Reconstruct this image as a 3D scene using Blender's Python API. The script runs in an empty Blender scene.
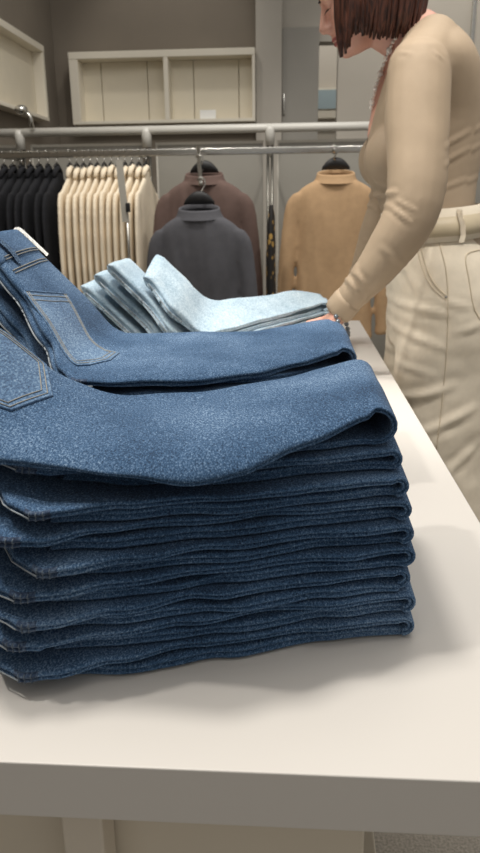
import bpy, bmesh, math, random
from mathutils import Vector, Matrix, noise
from mathutils.bvhtree import BVHTree
random.seed(7)
PI = math.pi
col = bpy.context.scene.collection
scene = bpy.context.scene
V = Vector

# ------------------------------------------------------------------ camera
CAMZ = 1.06
FPX = 720.0
W, H = 480.0, 853.0
RIGHT = V((0.99767, 0.0680, -0.0120)); UP = V((-0.0087, 0.2930, 0.9561)); FWD = V((-0.0677, 0.9537, -0.2929))
FWD.normalize(); RIGHT = (RIGHT - FWD * RIGHT.dot(FWD)).normalized(); UP = RIGHT.cross(FWD)
cd = bpy.data.cameras.new('camera'); cam = bpy.data.objects.new('camera', cd); col.objects.link(cam)
m = Matrix((RIGHT, UP, -FWD)).transposed().to_4x4(); m.translation = V((0, 0, CAMZ)); cam.matrix_world = m
cd.sensor_fit = 'VERTICAL'; cd.sensor_height = 24; cd.lens = 24 * FPX / H; cd.clip_start = .02
cd.dof.use_dof = True; cd.dof.focus_distance = .66; cd.dof.aperture_fstop = cd.lens / 2.2
scene.camera = cam

def at(px, py, Y):
    """world point on the plane Y under a photograph pixel (used to read off sizes)"""
    d = RIGHT * (px - 240) + UP * (426.5 - py) + FWD * FPX
    return V((0, 0, CAMZ)) + d * (Y / d.y)

# ------------------------------------------------------------------ materials
def nodes(name):
    mt = bpy.data.materials.new(name); mt.use_nodes = True
    nt = mt.node_tree; b = nt.nodes['Principled BSDF']
    return mt, nt, b
def lin(c):
    return tuple(((x / 255) / 12.92 if x / 255 <= .04045 else ((x / 255 + .055) / 1.055) ** 2.4) for x in c) + (1,)
def simple(name, c, rough=.5, metal=0, nscale=0, namt=.06, bump=0, bscale=200, spec=.5, coat=0):
    mt, nt, b = nodes(name)
    b.inputs['Roughness'].default_value = rough; b.inputs['Metallic'].default_value = metal
    b.inputs['Specular IOR Level'].default_value = spec
    b.inputs['Base Color'].default_value = lin(c)
    tc = nt.nodes.new('ShaderNodeTexCoord')
    if nscale:
        n = nt.nodes.new('ShaderNodeTexNoise'); n.inputs['Scale'].default_value = nscale; n.inputs['Detail'].default_value = 4
        r = nt.nodes.new('ShaderNodeValToRGB'); l = lin(c)
        r.color_ramp.elements[0].position = .3; r.color_ramp.elements[1].position = .7
        r.color_ramp.elements[0].color = tuple(max(0, x * (1 - namt)) for x in l[:3]) + (1,)
        r.color_ramp.elements[1].color = tuple(min(1, x * (1 + namt)) for x in l[:3]) + (1,)
        nt.links.new(tc.outputs['Object'], n.inputs['Vector']); nt.links.new(n.outputs['Fac'], r.inputs['Fac'])
        nt.links.new(r.outputs['Color'], b.inputs['Base Color'])
    if bump:
        n2 = nt.nodes.new('ShaderNodeTexNoise'); n2.inputs['Scale'].default_value = bscale; n2.inputs['Detail'].default_value = 3
        bp = nt.nodes.new('ShaderNodeBump'); bp.inputs['Strength'].default_value = bump; bp.inputs['Distance'].default_value = .002
        nt.links.new(tc.outputs['Object'], n2.inputs['Vector']); nt.links.new(n2.outputs['Fac'], bp.inputs['Height']); nt.links.new(bp.outputs['Normal'], b.inputs['Normal'])
    return mt
def denim(name, dark, mid, light, fine=520, wash=9.0, sheen=.15):
    """twill speckle (fine noise) over a broad uneven wash"""
    mt, nt, b = nodes(name); N = nt.nodes; L = nt.links
    b.inputs['Roughness'].default_value = .92; b.inputs['Specular IOR Level'].default_value = .15
    b.inputs['Sheen Weight'].default_value = sheen; b.inputs['Sheen Roughness'].default_value = .6
    tc = N.new('ShaderNodeTexCoord')
    mp = N.new('ShaderNodeMapping'); mp.inputs['Scale'].default_value = (1, .55, 1); mp.inputs['Rotation'].default_value = (0, 0, .6)
    L.new(tc.outputs['Object'], mp.inputs['Vector'])
    f = N.new('ShaderNodeTexNoise'); f.inputs['Scale'].default_value = fine; f.inputs['Detail'].default_value = 4; f.inputs['Roughness'].default_value = .7
    L.new(mp.outputs['Vector'], f.inputs['Vector'])
    g = N.new('ShaderNodeTexNoise'); g.inputs['Scale'].default_value = wash; g.inputs['Detail'].default_value = 3
    L.new(tc.outputs['Object'], g.inputs['Vector'])
    a = N.new('ShaderNodeMath'); a.operation = 'MULTIPLY_ADD'; a.inputs[1].default_value = .45
    L.new(g.outputs['Fac'], a.inputs[0])
    s = N.new('ShaderNodeMath'); s.operation = 'MULTIPLY_ADD'; s.inputs[1].default_value = 1.25; s.inputs[2].default_value = -.36
    L.new(f.outputs['Fac'], s.inputs[0]); L.new(s.outputs[0], a.inputs[2])
    r = N.new('ShaderNodeValToRGB'); e = r.color_ramp.elements
    e[0].position = .22; e[0].color = lin(dark); e[1].position = .82; e[1].color = lin(light)
    x = r.color_ramp.elements.new(.5); x.color = lin(mid)
    L.new(a.outputs[0], r.inputs['Fac']); L.new(r.outputs['Color'], b.inputs['Base Color'])
    bp = N.new('ShaderNodeBump'); bp.inputs['Strength'].default_value = .35; bp.inputs['Distance'].default_value = .0015
    L.new(f.outputs['Fac'], bp.inputs['Height']); L.new(bp.outputs['Normal'], b.inputs['Normal'])
    return mt
def spotted(name):
    mt, nt, b = nodes(name); b.inputs['Roughness'].default_value = .8
    tc = nt.nodes.new('ShaderNodeTexCoord'); v = nt.nodes.new('ShaderNodeTexVoronoi'); v.inputs['Scale'].default_value = 28
    r = nt.nodes.new('ShaderNodeValToRGB'); r.color_ramp.elements[0].position = .25; r.color_ramp.elements[0].color = lin((170, 135, 70))
    r.color_ramp.elements[1].position = .38; r.color_ramp.elements[1].color = lin((28, 25, 24))
    nt.links.new(tc.outputs['Object'], v.inputs['Vector']); nt.links.new(v.outputs['Distance'], r.inputs['Fac']); nt.links.new(r.outputs['Color'], b.inputs['Base Color'])
    return mt

M = {}
M['denim'] = denim('mid blue denim', (22, 35, 54), (62, 93, 127), (152, 177, 203), fine=800, sheen=.06)
M['denim_side'] = M['denim']
M['denim_dark'] = denim('dark seam denim', (26, 36, 56), (50, 68, 94), (120, 138, 160), fine=420)
M['denim_worn'] = denim('worn blue denim', (40, 60, 88), (82, 114, 148), (160, 184, 204))
M['denim_light'] = denim('light bleached denim', (136, 162, 180), (174, 196, 210), (214, 226, 232), fine=300, wash=24)
M['denim_light_dark'] = denim('light denim seam', (110, 134, 150), (150, 172, 186), (205, 218, 224), fine=300, wash=40)
M['thread'] = simple('pale stitching thread', (150, 148, 140), .8)
M['thread_blue'] = simple('faded seam thread', (150, 158, 164), .8)
M['thread_dim'] = simple('dim seam thread', (92, 104, 118), .8)
M['label_white'] = simple('white label', (246, 246, 242), .6)
M['label_cream'] = simple('beige label patch', (180, 172, 150), .7, nscale=200, namt=.2)
M['table_white'] = simple('white lacquer', (217, 212, 205), .42, nscale=3, namt=.015, spec=.35)
M['table_edge'] = simple('white lacquer edge', (214, 204, 188), .45, nscale=3, namt=.015)
M['wall_grey'] = simple('taupe grey wall paint', (128, 119, 107), .85, nscale=4, namt=.05)
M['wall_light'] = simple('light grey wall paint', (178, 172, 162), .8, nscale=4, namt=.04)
M['wall_lit'] = simple('wall paint lightened as lit', (196, 189, 177), .8, nscale=4, namt=.03)  # wall grey raised so the colour itself carries the light
M['panel_grey'] = simple('grey laminate panel', (146, 142, 134), .5, nscale=5, namt=.03)
M['shelf_white'] = simple('white cabinet lacquer', (226, 219, 203), .5, nscale=5, namt=.02)
M['shelf_back'] = simple('cream cabinet back board', (226, 217, 196), .6, nscale=5, namt=.03)
M['gap_dark'] = simple('shadow gap', (70, 64, 56), .9)
M['rail_white'] = simple('pale grey powder coated tube', (205, 203, 196), .35, nscale=8, namt=.02)
M['chrome'] = simple('brushed chrome', (190, 188, 182), .25, 1.0)
M['chrome_dark'] = simple('dark steel', (110, 108, 102), .3, 1.0)
M['acrylic'] = simple('frosted grey back panel', (146, 143, 135), .28, nscale=6, namt=.03)
M['acrylic_edge'] = simple('panel edge strip', (200, 196, 186), .4)
M['black_cloth'] = simple('black cloth', (24, 25, 30), .9, nscale=60, namt=.2, bump=.2, bscale=300)
M['cream_cloth'] = simple('cream cloth', (242, 228, 204), .9, nscale=14, namt=.08, bump=.2, bscale=400)
M['grey_knit'] = simple('charcoal jersey', (88, 88, 93), .9, nscale=40, namt=.06, bump=.15, bscale=500)
M['brown_knit'] = simple('brown jersey', (106, 86, 79), .9, nscale=40, namt=.06, bump=.15, bscale=500)
M['tan_knit'] = simple('tan jersey', (190, 157, 120), .9, nscale=40, namt=.05, bump=.15, bscale=500)
M['hanger_black'] = simple('black hanger plastic', (24, 24, 25), .5)
M['spots'] = spotted('black and gold spotted cloth')
M['sweater'] = simple('beige stretch jersey', (178, 158, 134), .62, nscale=30, namt=.03, bump=.05, bscale=700, spec=.3)
M['trousers'] = simple('cream cotton twill', (233, 221, 200), .85, nscale=60, namt=.04, bump=.2, bscale=600)
M['trouser_seam'] = simple('cream seam', (212, 198, 174), .85)
M['belt'] = simple('cream leather belt', (204, 189, 160), .5, nscale=30, namt=.05)
M['floor'] = simple('speckled grey floor', (150, 143, 132), .45, nscale=230, namt=.32)
M['plinth'] = simple('beige base panel', (214, 204, 186), .5, nscale=4, namt=.03)
M['reflection_blue'] = simple('pale blue reflected light', (168, 186, 192), .2)  # bluish light in the mirror, put in as flat colour
M['pearl'] = simple('pearl beads', (244, 232, 222), .25, coat=.5, nscale=60, namt=.15)
M['beads_grey'] = simple('grey blue beads', (120, 130, 138), .2, .3)
def skin_mat():
    mt, nt, b = nodes('skin'); b.inputs['Roughness'].default_value = .5
    b.inputs['Subsurface Weight'].default_value = .08; b.inputs['Subsurface Radius'].default_value = (.01, .004, .002)
    tc = nt.nodes.new('ShaderNodeTexCoord'); n = nt.nodes.new('ShaderNodeTexNoise'); n.inputs['Scale'].default_value = 18; n.inputs['Detail'].default_value = 4
    r = nt.nodes.new('ShaderNodeValToRGB'); r.color_ramp.elements[0].position = .3; r.color_ramp.elements[1].position = .75
    r.color_ramp.elements[0].color = lin((206, 152, 132)); r.color_ramp.elements[1].color = lin((228, 180, 160))
    nt.links.new(tc.outputs['Object'], n.inputs['Vector']); nt.links.new(n.outputs['Fac'], r.inputs['Fac']); nt.links.new(r.outputs['Color'], b.inputs['Base Color'])
    return mt
M['skin'] = skin_mat()
M['lips'] = simple('lips', (158, 84, 78), .45)
M['eye'] = simple('eye white', (205, 196, 188), .2)
M['lash'] = simple('dark lashes', (40, 26, 22), .7)
def hair_mat():
    mt, nt, b = nodes('dark auburn hair'); b.inputs['Roughness'].default_value = .42; b.inputs['Specular IOR Level'].default_value = .4
    tc = nt.nodes.new('ShaderNodeTexCoord'); mp = nt.nodes.new('ShaderNodeMapping'); mp.inputs['Scale'].default_value = (260, 260, 14)
    n = nt.nodes.new('ShaderNodeTexNoise'); n.inputs['Scale'].default_value = 1; n.inputs['Detail'].default_value = 2
    r = nt.nodes.new('ShaderNodeValToRGB'); r.color_ramp.elements[0].position = .32; r.color_ramp.elements[1].position = .72
    r.color_ramp.elements[0].color = lin((36, 21, 17)); r.color_ramp.elements[1].color = lin((96, 57, 43))
    nt.links.new(tc.outputs['Object'], mp.inputs['Vector']); nt.links.new(mp.outputs['Vector'], n.inputs['Vector'])
    nt.links.new(n.outputs['Fac'], r.inputs['Fac']); nt.links.new(r.outputs['Color'], b.inputs['Base Color'])
    return mt
M['hair'] = hair_mat()

# ------------------------------------------------------------------ object helpers
def tag(o, label, cat, group=None):
    o['label'] = label; o['category'] = cat
    if group: o['group'] = group
    return o
def link(name, me, parent=None, mats=()):
    o = bpy.data.objects.new(name, me); col.objects.link(o)
    for mm in mats: me.materials.append(mm)
    if parent is not None: o.parent = parent
    return o
def obj(name, bm, mats, parent=None, smooth=True, loc=None, recalc=True):
    if recalc: bmesh.ops.recalc_face_normals(bm, faces=bm.faces[:])
    me = bpy.data.meshes.new(name); bm.to_mesh(me); bm.free()
    if not isinstance(mats, (list, tuple)): mats = [mats]
    o = link(name, me, parent, mats)
    if smooth:
        me.polygons.foreach_set('use_smooth', [True] * len(me.polygons))
    if loc is not None: o.location = loc
    return o
def struct(name, bm, mat):
    o = obj(name, bm, mat, smooth=False); o['kind'] = 'structure'; return o
def empty(name, loc=(0, 0, 0), rz=0):
    o = bpy.data.objects.new(name, None); col.objects.link(o); o.location = loc; o.rotation_euler = (0, 0, rz); o.empty_display_size = .05
    return o
def dup(root, loc=None, rz=None):
    r = root.copy(); col.objects.link(r)
    if loc is not None: r.location = loc
    if rz is not None: r.rotation_euler = (0, 0, rz)
    for ch in list(root.children):
        c = ch.copy(); col.objects.link(c); c.parent = r
        for g in list(ch.children):
            d = g.copy(); col.objects.link(d); d.parent = c
    return r
def box(bm, x0, x1, y0, y1, z0, z1, bev=0, mi=0):
    t = bmesh.new()
    vs = [t.verts.new((x, y, z)) for x in (x0, x1) for y in (y0, y1) for z in (z0, z1)]
    for f in ((0, 1, 3, 2), (4, 6, 7, 5), (0, 4, 5, 1), (2, 3, 7, 6), (0, 2, 6, 4), (1, 5, 7, 3)): t.faces.new([vs[i] for i in f])
    bmesh.ops.recalc_face_normals(t, faces=t.faces[:])
    if bev: bmesh.ops.bevel(t, geom=t.edges[:], offset=bev, segments=3, affect='EDGES', profile=.5)
    for f in t.faces: f.material_index = mi
    tmp = bpy.data.meshes.new('tmp'); t.to_mesh(tmp); t.free(); bm.from_mesh(tmp); bpy.data.meshes.remove(tmp)
    return bm
def nb(): return bmesh.new()
def skin_rings(bm, rings, closed_ring=True, cap=True, mi=0):
    rs = [[bm.verts.new(p) for p in r] for r in rings]
    n = len(rs[0])
    for a, b in zip(rs, rs[1:]):
        for i in range(n if closed_ring else n - 1):
            j = (i + 1) % n
            f = bm.faces.new((a[i], a[j], b[j], b[i])); f.material_index = mi
    if cap and closed_ring:
        for r in (rs[0], rs[-1]):
            f = bm.faces.new(r); f.material_index = mi
    return rs
def tube(bm, pts, r, seg=8, mi=0, flat=1.0, up=V((0, 0, 1))):
    pts = [V(p) for p in pts]; rings = []
    rr = r if isinstance(r, (list, tuple)) else [r] * len(pts)
    a = None
    for i, p in enumerate(pts):
        t = (pts[min(i + 1, len(pts) - 1)] - pts[max(i - 1, 0)])
        t = t.normalized() if t.length > 1e-9 else V((0, 0, 1))
        if a is None:
            u = up if abs(t.dot(up)) < .95 else V((1, 0, 0)); a = t.cross(u).normalized()
        else:
            a = (a - t * a.dot(t)).normalized()      # carry the frame along, no twist
        b = a.cross(t)
        rings.append([p + (a * math.cos(2 * PI * k / seg) + b * math.sin(2 * PI * k / seg) * flat) * rr[i] for k in range(seg)])
    skin_rings(bm, rings, mi=mi)
    return bm
def ball(bm, c, rx, ry=None, rz=None, mi=0, seg=12, mat=None):
    ry = ry or rx; rz = rz or rx
    mx = Matrix.Translation(V(c)) @ ((mat.to_4x4() if mat else Matrix.Identity(4))) @ Matrix.Diagonal((rx, ry, rz, 1))
    g = bmesh.ops.create_uvsphere(bm, u_segments=seg, v_segments=max(6, seg * 2 // 3), radius=1, matrix=mx)
    for v in g['verts']:
        for f in v.link_faces: f.material_index = mi
    return bm
def spline(pts, n):
    """Catmull-Rom through points (tuples of any length)"""
    out = []; P = [tuple(p) for p in pts]
    m_ = len(P) - 1
    for i in range(n + 1):
        t = i / n * m_; k = min(int(t), m_ - 1); u = t - k
        p0, p1, p2, p3 = P[max(k - 1, 0)], P[k], P[k + 1], P[min(k + 2, m_)]
        out.append(tuple(.5 * (2 * b + (c - a) * u + (2 * a - 5 * b + 4 * c - d) * u * u + (3 * b - a - 3 * c + d) * u ** 3) for a, b, c, d in zip(p0, p1, p2, p3)))
    return out
def interp(tab, x):
    """smooth lookup in a sorted table [(x, y), ...]"""
    if x <= tab[0][0]: return tab[0][1]
    if x >= tab[-1][0]: return tab[-1][1]
    for (a, p), (b, q) in zip(tab, tab[1:]):
        if x <= b:
            t = (x - a) / (b - a); t = t * t * (3 - 2 * t); return p + (q - p) * t
def loft(bm, rings, n=20, mi=0, sub=4, power=2.0):
    """rings: (cx, cy, cz, ax, ay, tilt vectors) simple ellipse rings given as center, halfA vector, halfB vector"""
    flat = [tuple(c) + tuple(a) + tuple(b) for c, a, b in rings]
    sm = spline(flat, (len(flat) - 1) * sub) if sub > 1 else flat
    R = []
    for q in sm:
        c, a, b = V(q[0:3]), V(q[3:6]), V(q[6:9])
        pts = []
        for k in range(n):
            th = 2 * PI * k / n; cs, sn = math.cos(th), math.sin(th)
            e = 2.0 / power
            pts.append(c + a * (math.copysign(abs(cs) ** e, cs)) + b * (math.copysign(abs(sn) ** e, sn)))
        R.append(pts)
    skin_rings(bm, R, mi=mi)
    return bm
def limb(bm, pts, radii, n=16, flat=None):
    """tapering limb: points and radii, spline smoothed"""
    q = spline([tuple(p) + (r,) for p, r in zip(pts, radii)], (len(pts) - 1) * 5)
    tube(bm, [p[:3] for p in q], [max(p[3], .002) for p in q], seg=n)
    ball(bm, q[0][:3], q[0][3]); ball(bm, q[-1][:3], q[-1][3])
    return bm
def remesh(bm, voxel, smooth=4, fac=.5):
    """fuse overlapping closed volumes into one continuous surface"""
    bmesh.ops.recalc_face_normals(bm, faces=bm.faces[:])
    me = bpy.data.meshes.new('tmp'); bm.to_mesh(me); bm.free()
    o = bpy.data.objects.new('tmp', me); col.objects.link(o)
    r = o.modifiers.new('r', 'REMESH'); r.mode = 'VOXEL'; r.voxel_size = voxel; r.use_smooth_shade = True
    s = o.modifiers.new('s', 'SMOOTH'); s.iterations = smooth; s.factor = fac
    dg = bpy.context.evaluated_depsgraph_get(); dg.update()
    me2 = bpy.data.meshes.new_from_object(o.evaluated_get(dg))
    bpy.data.objects.remove(o); bpy.data.meshes.remove(me)
    b2 = nb(); b2.from_mesh(me2); bpy.data.meshes.remove(me2)
    return b2
def nz(x, y, z): return noise.noise(V((x, y, z)))

# ------------------------------------------------------------------ the setting
def build_setting():
    b = nb(); box(b, -2.2, 3.2, -1.5, 8.0, -.05, 0); struct('floor', b, M['floor'])
    WY = 4.95
    # back wall with a mirror strip built as an opening between x=.17 and x=.29
    b = nb()
    box(b, -1.6, -.22, WY, WY + .12, 0, 3.1); struct('wall_back', b, M['wall_grey'])
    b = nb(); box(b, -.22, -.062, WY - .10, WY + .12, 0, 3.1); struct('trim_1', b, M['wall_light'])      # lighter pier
    b = nb(); box(b, -.062, .165, WY - .06, WY + .12, 0, 2.09, .003); o = struct('door_1', b, M['panel_grey'])
    h = nb(); box(h, -.052, -.042, WY - .085, WY - .06, 1.60, 1.72, .003); oo = obj('door_handle', h, M['chrome'], o)
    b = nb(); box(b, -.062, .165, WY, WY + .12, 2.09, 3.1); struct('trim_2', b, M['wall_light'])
    b = nb(); box(b, .285, 3.2, WY, WY + .12, 0, 3.1); struct('wall_right_back', b, M['wall_lit'])  # same grey wall, spotlight brightness put into its colour
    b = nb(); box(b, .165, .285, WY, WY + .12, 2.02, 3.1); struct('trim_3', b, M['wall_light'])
    b = nb(); box(b, -.6, 1.2, 6.6, 6.7, 0, 3.1); struct('reflected_wall', b, M['wall_lit'])
    # added wall and window behind the opening imitate the mirror's reflection
    b = nb(); zt, zb = at(327, 90, 6.52).z, at(327, 118, 6.52).z; box(b, .16, .48, 6.52, 6.6, zb, zt + .02); w = struct('reflected_window', b, M['shelf_white'])
    g = nb(); box(g, .19, .45, 6.51, 6.52, zb + .07, zt); obj('reflected_pane', g, M['reflection_blue'], w, smooth=False)
    b = nb(); box(b, -1.62, -1.5, -1.5, WY + .12, 0, 3.1); struct('wall_left', b, M['wall_grey'])
    # narrow steel profile on the lightened wall, right
    p = at(470, 60, WY)
    b = nb(); box(b, p.x - .012, p.x + .012, WY - .03, WY, 0, 3.1, .003); struct('trim_4', b, M['chrome'])
    b = nb(); box(b, -1.5, -.22, WY - .012, WY, 0, .1); struct('baseboard_back', b, M['shelf_white'])
build_setting()

# ------------------------------------------------------------------ cabinets high on the walls
def cabinets():
    WY = 4.95
    # back wall unit: two open bays with backing boards
    F = WY - .16
    x0, x1, z0, z1 = at(70, 85, F).x, at(255, 85, F).x, at(165, 123, F).z, at(165, 49.5, F).z
    root = empty('wall_cabinet', ((x0 + x1) / 2, WY, z0))
    tag(root, 'white open-fronted wall cabinet in two bays on the taupe back wall', 'cabinet')
    ox, oy, oz = root.location
    def part(name, mat, *bx, bev=.003):
        b = nb(); box(b, bx[0] - ox, bx[1] - ox, bx[2] - oy, bx[3] - oy, bx[4] - oz, bx[5] - oz, bev); return obj(name, b, mat, root, smooth=False)
    part('top_board', M['shelf_white'], x0, x1, F, WY - .004, z1 - .04, z1)
    part('bottom_board', M['shelf_white'], x0, x1, F, WY - .004, z0, z0 + .02)
    xm = at(166, 80, F).x
    for a in (x0, xm - .015, x1 - .018):
        part('side_board', M['shelf_white'], a, a + (.055 if a == x0 else .03 if a < x1 - .02 else .018), F + .002, WY - .004, z0 + .02, z1 - .04)
    for px0, px1 in ((80, 101.6), (102.2, 147.6), (148.2, 166), (166.5, 193.6), (194.2, 238.6), (239.2, 255)):
        part('back_panel', M['shelf_back'], at(px0, 80, WY - .03).x, at(px1, 80, WY - .03).x, WY - .04, WY - .01, z0 + .0205, z1 - .0405, bev=.003)
    # small white sign standing in the right-hand bay
    a = at(200, 117, F + .05); c = at(216, 108, F + .05)
    b = nb(); box(b, -.05, .05, -.004, .004, 0, .055, .001); box(b, -.05, .05, -.004, .03, 0, .004)
    o = obj('shelf_card', b, M['label_white'], smooth=False, loc=(at(208, 115, F + .05).x, F + .05, z0 + .0205))
    tag(o, 'small white card standing in the right bay of the wall cabinet', 'card')
    # left wall unit
    X = -1.42; y0, y1 = 2.6, 4.50
    z0, z1 = 1.547, 1.95
    root2 = empty('wall_cabinet', (-1.5, (y0 + y1) / 2, z0))
    tag(root2, 'white open wall cabinet running along the left side wall', 'cabinet')
    ox, oy, oz = root2.location
    def part2(name, mat, *bx, bev=.003):
        b = nb(); box(b, bx[0] - ox, bx[1] - ox, bx[2] - oy, bx[3] - oy, bx[4] - oz, bx[5] - oz, bev); return obj(name, b, mat, root2, smooth=False)
    part2('top_board', M['shelf_white'], -1.496, X, y0, y1, z1 - .035, z1)
    part2('bottom_board', M['shelf_white'], -1.496, X, y0, y1, z0, z0 + .02)
    part2('back_panel', M['shelf_back'], -1.497, -1.485, y0, y1, z0 + .02, z1 - .035)
    for yy in (y0, 3.72, y1 - .03):
        part2('side_board', M['shelf_white'], -1.485, X - .002, yy, yy + .03, z0 + .02, z1 - .035)
    part2('door', M['shelf_white'], X - .018, X + .002, y0 + .002, 3.70, z0 + .003, z1 - .003)
cabinets()

# ------------------------------------------------------------------ display table
TZ = .73; TX1 = .207; TX0 = -1.25; TY0 = .357; TY1 = 2.16
def table():
    root = empty('display_table', ((TX0 + TX1) / 2, (TY0 + TY1) / 2, 0))
    tag(root, 'long white lacquered display table carrying the stacks of jeans', 'table')
    ox, oy = root.location[:2]
    def part(name, mat, x0, x1, y0, y1, z0, z1, bev=.002):
        b = nb(); box(b, x0 - ox, x1 - ox, y0 - oy, y1 - oy, z0, z1, bev); return obj(name, b, mat, root, smooth=False)
    part('table_top', M['table_white'], TX0, TX1, TY0, TY1, TZ - .042, TZ, .0012)
    lx = at(62, 803, TY0 + .02).x
    for (a, c) in ((lx, TY0 + .014), (TX0 + .02, TY0 + .014), (TX0 + .02, TY1 - .05), (TX1 - .05, TY1 - .05)):
        part('leg', M['table_edge'], a, a + .028, c, c + .028, 0, TZ - .0415)
    fx = at(365, 830, TY0 + .045).x
    part('front_panel', M['plinth'], TX0 + .05, fx, TY0 + .045, TY0 + .06, .18, TZ - .0415)
    # lower white base unit under the top, ends at x=.09
    r2 = empty('nesting_table', (-.5, 1.2, 0)); tag(r2, 'low white nesting table tucked beneath the display table', 'table')
    def p2(name, mat, x0, x1, y0, y1, z0, z1):
        b = nb(); box(b, x0 + .5, x1 + .5, y0 - 1.2, y1 - 1.2, z0, z1, .002); return obj(name, b, mat, r2, smooth=False)
    p2('table_top', M['plinth'], -1.15, .094, .45, 2.0, .38, .42)
    for (a, c) in ((.04, .47), (-1.13, .47), (-1.13, 1.93), (.04, 1.93)):
        p2('leg', M['plinth'], a, a + .05, c, c + .05, 0, .3805)
table()

# ------------------------------------------------------------------ folded jeans
class Jeans:
    """One pair of jeans folded lengthwise, then in half at the knee: a strip that runs from the hem
    along the pile, turns back at the knee fold and runs on to the seat and waistband."""
    def __init__(s, seed, z0, h, xk, xh, yf, yb, bend=None, th=(.0075, .008), gap=.002, loop=.0, droop=0, step=.006, wave=.0012, front_wave=.003, body_th=1.6, groove=(.35, .35), wseed=None, wamp=1.0, lift=0, lift_x=-.18):
        s.seed = seed; s.yf = yf; s.yb = yb; s.droop = droop; s.wave = wave; s.fw = front_wave; s.groove = groove; s.ws = seed if wseed is None else wseed; s.wa = wamp; s.lift = lift; s.lx = lift_x
        th1, th2 = th
        def thin(d, x, q): return (1 - .25 * math.exp(-max(0, d) / .03)) * (1 - .75 * max(0., nz(x * 14 + seed * 5, q, seed)))
        zl = z0 + th1 * .75 / 2; zu = z0 + h - th2 * .75 / 2
        pts = []   # (x, z, tx, tz, th, u, kind)
        x = xh
        while x < xk - 1e-6:
            d = xk - x; op = loop * max(0, 1 - d / .11) ** 1.5
            t1 = th1 * thin(d, x, 1.); pts.append((x, z0 + t1 / 2, t1, -(d), 0, op)); x += step
        gap_r = (zu - zl) / 2 + loop / 2
        nb_ = 9
        for k in range(nb_ + 1):
            a = -PI / 2 + PI * k / nb_
            pts.append((xk + gap_r * 1.15 * math.cos(a), (zl + zu + loop) / 2 + gap_r * math.sin(a), .75 * (th1 + (th2 - th1) * k / nb_), (k / nb_ - .5) * .02, 1, 0))
        xb, ang, L = bend if bend else (-.24, 0, .22)
        x = xk - step
        while x > xb:
            d = xk - x; op = loop * max(0, 1 - d / .13) ** 1.3
            t2 = th2 * thin(d, x, 7.); pts.append((x, z0 + h - t2 / 2 + op, t2, d, 2, op)); x -= step
        # bend the seat up
        R = .06; A = ang; nb2 = max(2, int(abs(R * A) / step) + 2)
        cx, cz = pts[-1][0], pts[-1][1]; d0 = pts[-1][3]; dir_ = 0.
        run = 0.; total = L
        while run < total:
            run += step
            dir_ = min(A, run / R) if A > 0 else 0
            cx -= step * math.cos(dir_); cz += step * math.sin(dir_)
            t = th2 * (1 + (body_th - 1) * min(1, run / .08))
            e = max(0., (run - (total - t * .55)) / (t * .55)); q = (t - th2) / 2     # padding builds on the outer side only
            t *= math.sqrt(max(.06, 1 - min(1, e) ** 2))
            pts.append((cx + math.sin(dir_) * q, cz + math.cos(dir_) * q, t, d0 + run, 3, 0))
        s.pts = pts
        n = len(pts); s.frames = []
        for i, p in enumerate(pts):
            a = pts[max(i - 1, 0)]; b = pts[min(i + 1, n - 1)]
            t = V((b[0] - a[0], 0, b[1] - a[1])).normalized()
            nrm = V((-t.z, 0, t.x))          # left of travel = outer side is -nrm on lower strand
            s.frames.append((V((p[0], 0, p[1])), t, nrm))
        s.iu = [i for i, p in enumerate(pts) if p[4] >= 2]      # upper strand samples
        s.umax = pts[-1][3]
    def edges(s, i):
        x, z, th, u, kind, op = s.pts[i]
        sd = s.seed
        yf = s.yf(u, kind) + s.fw * nz(x * 9 + sd * 3.1, kind * .0 + sd, 1.7 if kind < 1 else 4.2) + .5 * s.fw * nz(x * 31, sd, kind)
        yb = s.yb(u, kind) + .004 * nz(x * 7 + sd, sd * 2, 9.1)
        return yf, yb
    def wav(s, i, y):
        x, z, th, u, kind, op = s.pts[i]
        sd = s.seed
        w = s.wave * s.wa * (nz(x * 10, y * 8, s.ws + 1) + .5 * nz(x * 24, y * 15, s.ws * .9 + 5))
        if s.lift and kind >= 2 and x < s.lx:
            yf, yb = s.edges(i); f = min(1, max(0, (y - yf) / (yb - yf))); q = min(1, (s.lx - x) / .14); q = q * q * (3 - 2 * q)
            w += s.lift * q * f * f * (3 - 2 * f)
        return w
    def section(s, i):
        x, z, th, u, kind, op = s.pts[i]
        c, t, nrm = s.frames[i]
        yf, yb = s.edges(i)
        r = th / 2
        up = V((0, 0, 1)) if kind == 0 else nrm * 1.0
        # nrm points "inside" the U for lower strand (up) and for upper strand it points down -> flip so that 'o' is toward outside for upper strand
        o = nrm if kind == 0 else nrm
        P = []
        def put(y, k):                      # k in thickness units along nrm
            w = s.wav(i, y)
            dr = -s.droopf(u) * math.exp(-max(0, y - yf) / .02) if kind >= 2 else 0
            P.append(c + V((0, y, 0)) + nrm * k + V((0, 0, w + dr)))
        g = s.groove[0 if kind == 0 else 1]
        # front edge: two plies, each a half round
        q = r / 2
        bulge = r * 1.15
        fr = []
        for k in range(7):
            a = -PI / 2 + PI * k / 6
            fr.append((yf + bulge - bulge * math.cos(a) * (.85 if k not in (0, 6) else 1), -q + q * math.sin(a)))
        for k in range(7):
            a = -PI / 2 + PI * k / 6
            off = .0006
            fr.append((yf + bulge + off - bulge * math.cos(a) * (.8 if k not in (0, 6) else 1), q + q * math.sin(a)))
        fr2 = []
        for j, (yy, k) in enumerate(fr):
            if abs(k) < q * .2: yy = yf + bulge * (1 - .9 * (1 - g) + .25)
            fr2.append((yy, k))
        for yy, k in fr2: put(yy, k)
        nt_ = 14
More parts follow.
